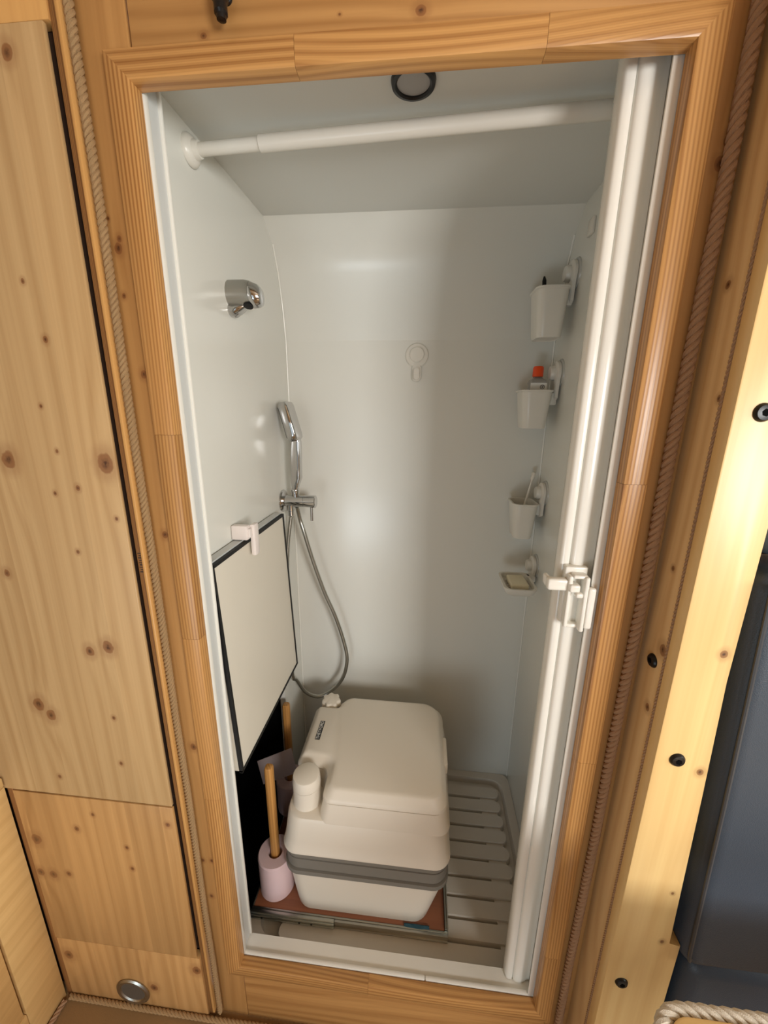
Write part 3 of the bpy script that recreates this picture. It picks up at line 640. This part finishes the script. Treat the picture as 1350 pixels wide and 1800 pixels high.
# round vent in the plinth
vc = at(235, 1741, Y=-.002)
vt = thing('air_vent', (vc.x, -.002, vc.z-.05), 'round metal air outlet set in the cabinet plinth', 'vent')
obj('ring', MB().lathe([(.034, .0005), (.046, .0005), (.047, .003), (.043, .006), (.036, .005), (.033, .0015)], (vc.x, -.002, vc.z), (0, -1, 0), 36, False, False), m_steel, vt)
obj('gauze', MB().lathe([(.035, .0002), (.035, .002), (0, .0025)], (vc.x, -.002, vc.z), (0, -1, 0), 32), m_mesh, vt)

# ------------------------------------------------------------------ side unit at the lower left
su = thing('side_unit', (-.62, -.4, ZF), 'low pale pine drawer unit at right angles to the tall cabinet', 'drawer unit')
XS = -.5165; gy0 = at(45, 1785, X=XS).y; gz0 = at(45, 1785, X=XS).z
obj('stile', MB().box(XS-.018, XS, gy0+.003, -.0045, ZF+.0, .515, .001), m_side, su)
obj('bottom_rail', MB().box(XS-.018, XS, -1.3, gy0+.002, ZF, gz0-.002, .001), m_side, su)
obj('drawer_front', MB().box(XS-.018, XS, -.75, gy0-.003, gz0+.003, .500, .0015), m_side, su)
obj('carcass', MB().box(-1.0, XS-.020, -1.3, -.006, ZF, .50), m_carc, su)
obj('worktop', MB().box(-1.0, XS+.004, -1.3, -.006, .518, .545, .004), m_side, su)

# ------------------------------------------------------------------ post and bench on the right
ps = thing('bunk_post', (.84, -.04, ZF), 'pale pine post with black bolts next to the black cushion', 'post')
obj('side_board', MB().box(.798, .858, -.0665, WY-.0005, ZF, 2.055, .0012), m_post_side, ps)
m = MB(); zn = at(1182, 1660, Y=-.09).z
pf = [(.789, ZF), (.903, ZF), (.903, zn), (.881, zn), (.871, .774), (.862, .983), (.862, 2.055), (.789, 2.055)]; NP = len(pf)
b = bmesh.new(); f0 = [b.verts.new((x, -.0905, z)) for x, z in pf]; f1 = [b.verts.new((x, -.067, z)) for x, z in pf]
b.faces.new(f0); b.faces.new(f1[::-1])
for i in range(NP): b.faces.new((f0[i], f1[i], f1[(i+1) % NP], f0[(i+1) % NP]))
bmesh.ops.bevel(b, geom=list(b.edges), offset=.0022, segments=2, affect='EDGES', profile=.5); m.bm(b)
obj('front_board', m, m_post, ps, smooth=40)
def bolt(c, ax):
    B = obj('bolt', MB().lathe([(.0115, 0), (.0112, .002), (.009, .0045), (.005, .0052)], c, ax, 24), m_ringblk, ps)
    c2 = Vector(c)+Vector(ax)*.0048; obj('socket', MB().lathe([(.0048, 0), (.0048, .0008), (.0001, .0009)], c2, ax, 6), m_void, B)
for px, py in ((1341, 725), (1190, 1335), (1092, 1726)):
    p = at(px, py, Y=-.0905); bolt(p, (0, -1, 0))
p = at(1148, 1161, X=.798); bolt(p, (-1, 0, 0))
# cushions
def cushion(name, x0, x1, y0, y1, z0, z1, r, label, lean=0):
    T = thing(name, ((x0+x1)/2, (y0+y1)/2, z0), label, 'cushion')
    b = bmesh.new(); bmesh.ops.create_cube(b, size=1)
    for v in b.verts: v.co = Vector(((x0+x1)/2+v.co.x*(x1-x0), (y0+y1)/2+v.co.y*(y1-y0), (z0+z1)/2+v.co.z*(z1-z0)))
    bmesh.ops.bevel(b, geom=list(b.edges), offset=r, segments=5, affect='EDGES', profile=.5)
    for v in b.verts:
        t = (v.co.z-z0)/(z1-z0); v.co.x -= lean*t
    obj('pad', MB().bm(b), m_leather, T, smooth=60)
    k = .010
    pts = [(x0-lean*0+k, y0+.003, z0+r), (x0+k-lean*.15, y0+.0015, z0+r*2.2), (x0+k-lean*.5, y0+.001, (z0+z1)/2), (x0+k-lean*.9, y0+.0015, z1-r*2), (x0+k+.006-lean, y0+.005, z1-r*.6), (x0+k+.014-lean, y0+.007, z1-r*.35), (x0+.04-lean, y0+.008, z1-r*.25), (x0+.08-lean, y0+.008, z1-r*.25), (x0+.16-lean, y0+.008, z1-r*.25), (x0+.36-lean, y0+.008, z1-r*.25), (x1-.03-lean, y0+.008, z1-r*.25)]
    if name == 'back_cushion': obj('piping', MB().tube(smooth_path(pts, 6), .0030, 8), m_piping, T)
    return T
cushion('back_cushion', .9045, 1.75, -.105, .010, .402, 1.155, .026, 'large black leather back cushion beside the pale post', .041)
cushion('upper_cushion', .868, 1.75, -.086, .010, 1.172, 1.62, .026, 'black leather cushion above the large back cushion', .0)
cushion('seat_cushion', .935, 1.75, -.085, .010, .10, .375, .03, 'lower black leather cushion beneath the large back cushion', 0)
bx = MB().box(.907, .930, -.06, .010, ZF, .39); bx.box(.93, 1.75, -.06, .010, ZF, .095)  # dark panels added where the black shade below the cushions falls
obj('bench_shade_base', bx, m_void, label='bench base painted black as the shade below the leather cushions', cat='bench')

# ------------------------------------------------------------------ table corner with rope edging
tz = .62
k0, k1 = at(1136, 1797, Z=tz), at(1200, 1757, Z=tz)
tx0 = k0.x+.006; ty1 = k1.y-.0065
tb_ = thing('rope_edged_table', (tx0+.3, ty1-.3, ZF), 'pale wooden table with rounded corner, close to the black cushions', 'table')
tr = .035
def tsec(i, z): return rrect(tx0+.012+i, tx0+.62, ty1-.52, ty1-.012-i, tr, z, 8)
obj('table_top', MB().loft([tsec(.002, tz-.016), tsec(0, tz-.015), tsec(0, tz+.006), tsec(.002, tz+.0075)]), m_table, tb_)
obj('table_leg', MB().lathe([(.09, 0), (.09, .006), (.025, .012), (.022, .02), (.022, tz-.016-ZF)], (tx0+.32, ty1-.28, ZF), (0, 0, 1), 24), m_steel, tb_)
path = [Vector((tx0+.003, ty1-.50, tz-.003)), Vector((tx0+.003, ty1-.05, tz-.003))]
for k in range(1, 9):
    t = math.radians(180-90*k/9); path.append(Vector((tx0+.003+.045+.045*math.cos(t), ty1-.048+.045*math.sin(t), tz-.003)))
path += [Vector((tx0+.06, ty1-.003, tz-.003)), Vector((tx0+.60, ty1-.003, tz-.003))]
obj('rope_edging', MB().rope(path, .0095, .042), m_rope_w, tb_, label='bleached rope edging')

# ------------------------------------------------------------------ ropes
def lead_line(a, b, n=12, wob=.001):
    a = Vector(a); b = Vector(b); return [a.lerp(b, i/n)+Vector((wob*math.sin(i*2.1), 0, 0)) for i in range(n+1)]
a, b_ = at(118, 0, Y=-.002), at(372, 1740, Y=-.002)
d = (a-b_).normalized(); top = b_+d*((2.05-b_.z)/d.z)
obj('corner_rope', MB().rope(lead_line((-.0745, .0042, ZF+.015), (-.0745, .0042, 2.05)), .0068, .027), m_rope, label='thin twisted rope running up between cabinet and doorway', cat='rope')
xa, xb = at(1337, 60, Y=-.002).x, at(990, 1760, Y=-.002).x
obj('corner_rope', MB().rope(lead_line((xb-.001, .0028, ZF+.01), (xa-.003, .0028, 2.05)), .0090, .036), m_rope_d, label='thick brown rope in the corner between doorway and pale post', cat='rope')
obj('corner_rope', MB().rope(lead_line((.7938, -.0618, ZF+.01), (.7938, -.0618, 2.05), wob=.0003), .0042, .019), m_rope_d, label='thinnest dark rope up the side of the pale post', cat='rope')
obj('floor_rope', MB().rope([(-.500, -.0085, ZF+.007), (-.3, -.0090, ZF+.007), (-.1, -.0085, ZF+.007), (.2, -.004, ZF+.007), (.5, -.003, ZF+.007), (.775, -.003, ZF+.007)], .0068, .034), m_rope, label='rope laid along the floor under the cabinet and doorway', cat='rope')
obj('floor_rope', MB().rope([(-.507, -.018, ZF+.007), (-.507, -.5, ZF+.007), (-.507, -1.2, ZF+.007)], .0068, .034), m_rope_d, label='rope laid along the floor under the drawer unit', cat='rope')

# ------------------------------------------------------------------ black hook above the doorway
kc = at(393, 20, Y=0)
ck = thing('coat_hook', (kc.x, WY, kc.z-.02), 'black hook on the pine board above the doorway', 'hook')
hx0 = kc.x; zt0 = at(394, 38, Y=-.008).z
obj('plate', MB().loft([[Vector((p.x, WY-dy, p.y)) for p in rrect(hx0-.008+i, hx0+.008-i, zt0+.030+i, zt0+.105-i, .0075-i, 0, 6)] for i, dy in ((0, .0002), (0, .004), (.0015, .005))]), m_ringblk, ck)
obj('prong', MB().tube(smooth_path([(hx0-.004, WY-.003, zt0+.062), (hx0-.003, WY-.012, zt0+.046), (hx0-.001, WY-.018, zt0+.024), (hx0, WY-.020, zt0+.008), (hx0, WY-.020, zt0+.001)], 5), [.0115]*6+[.0105]*5+[.0085]*5+[.006]*4+[.002], 12), m_ringblk, ck)
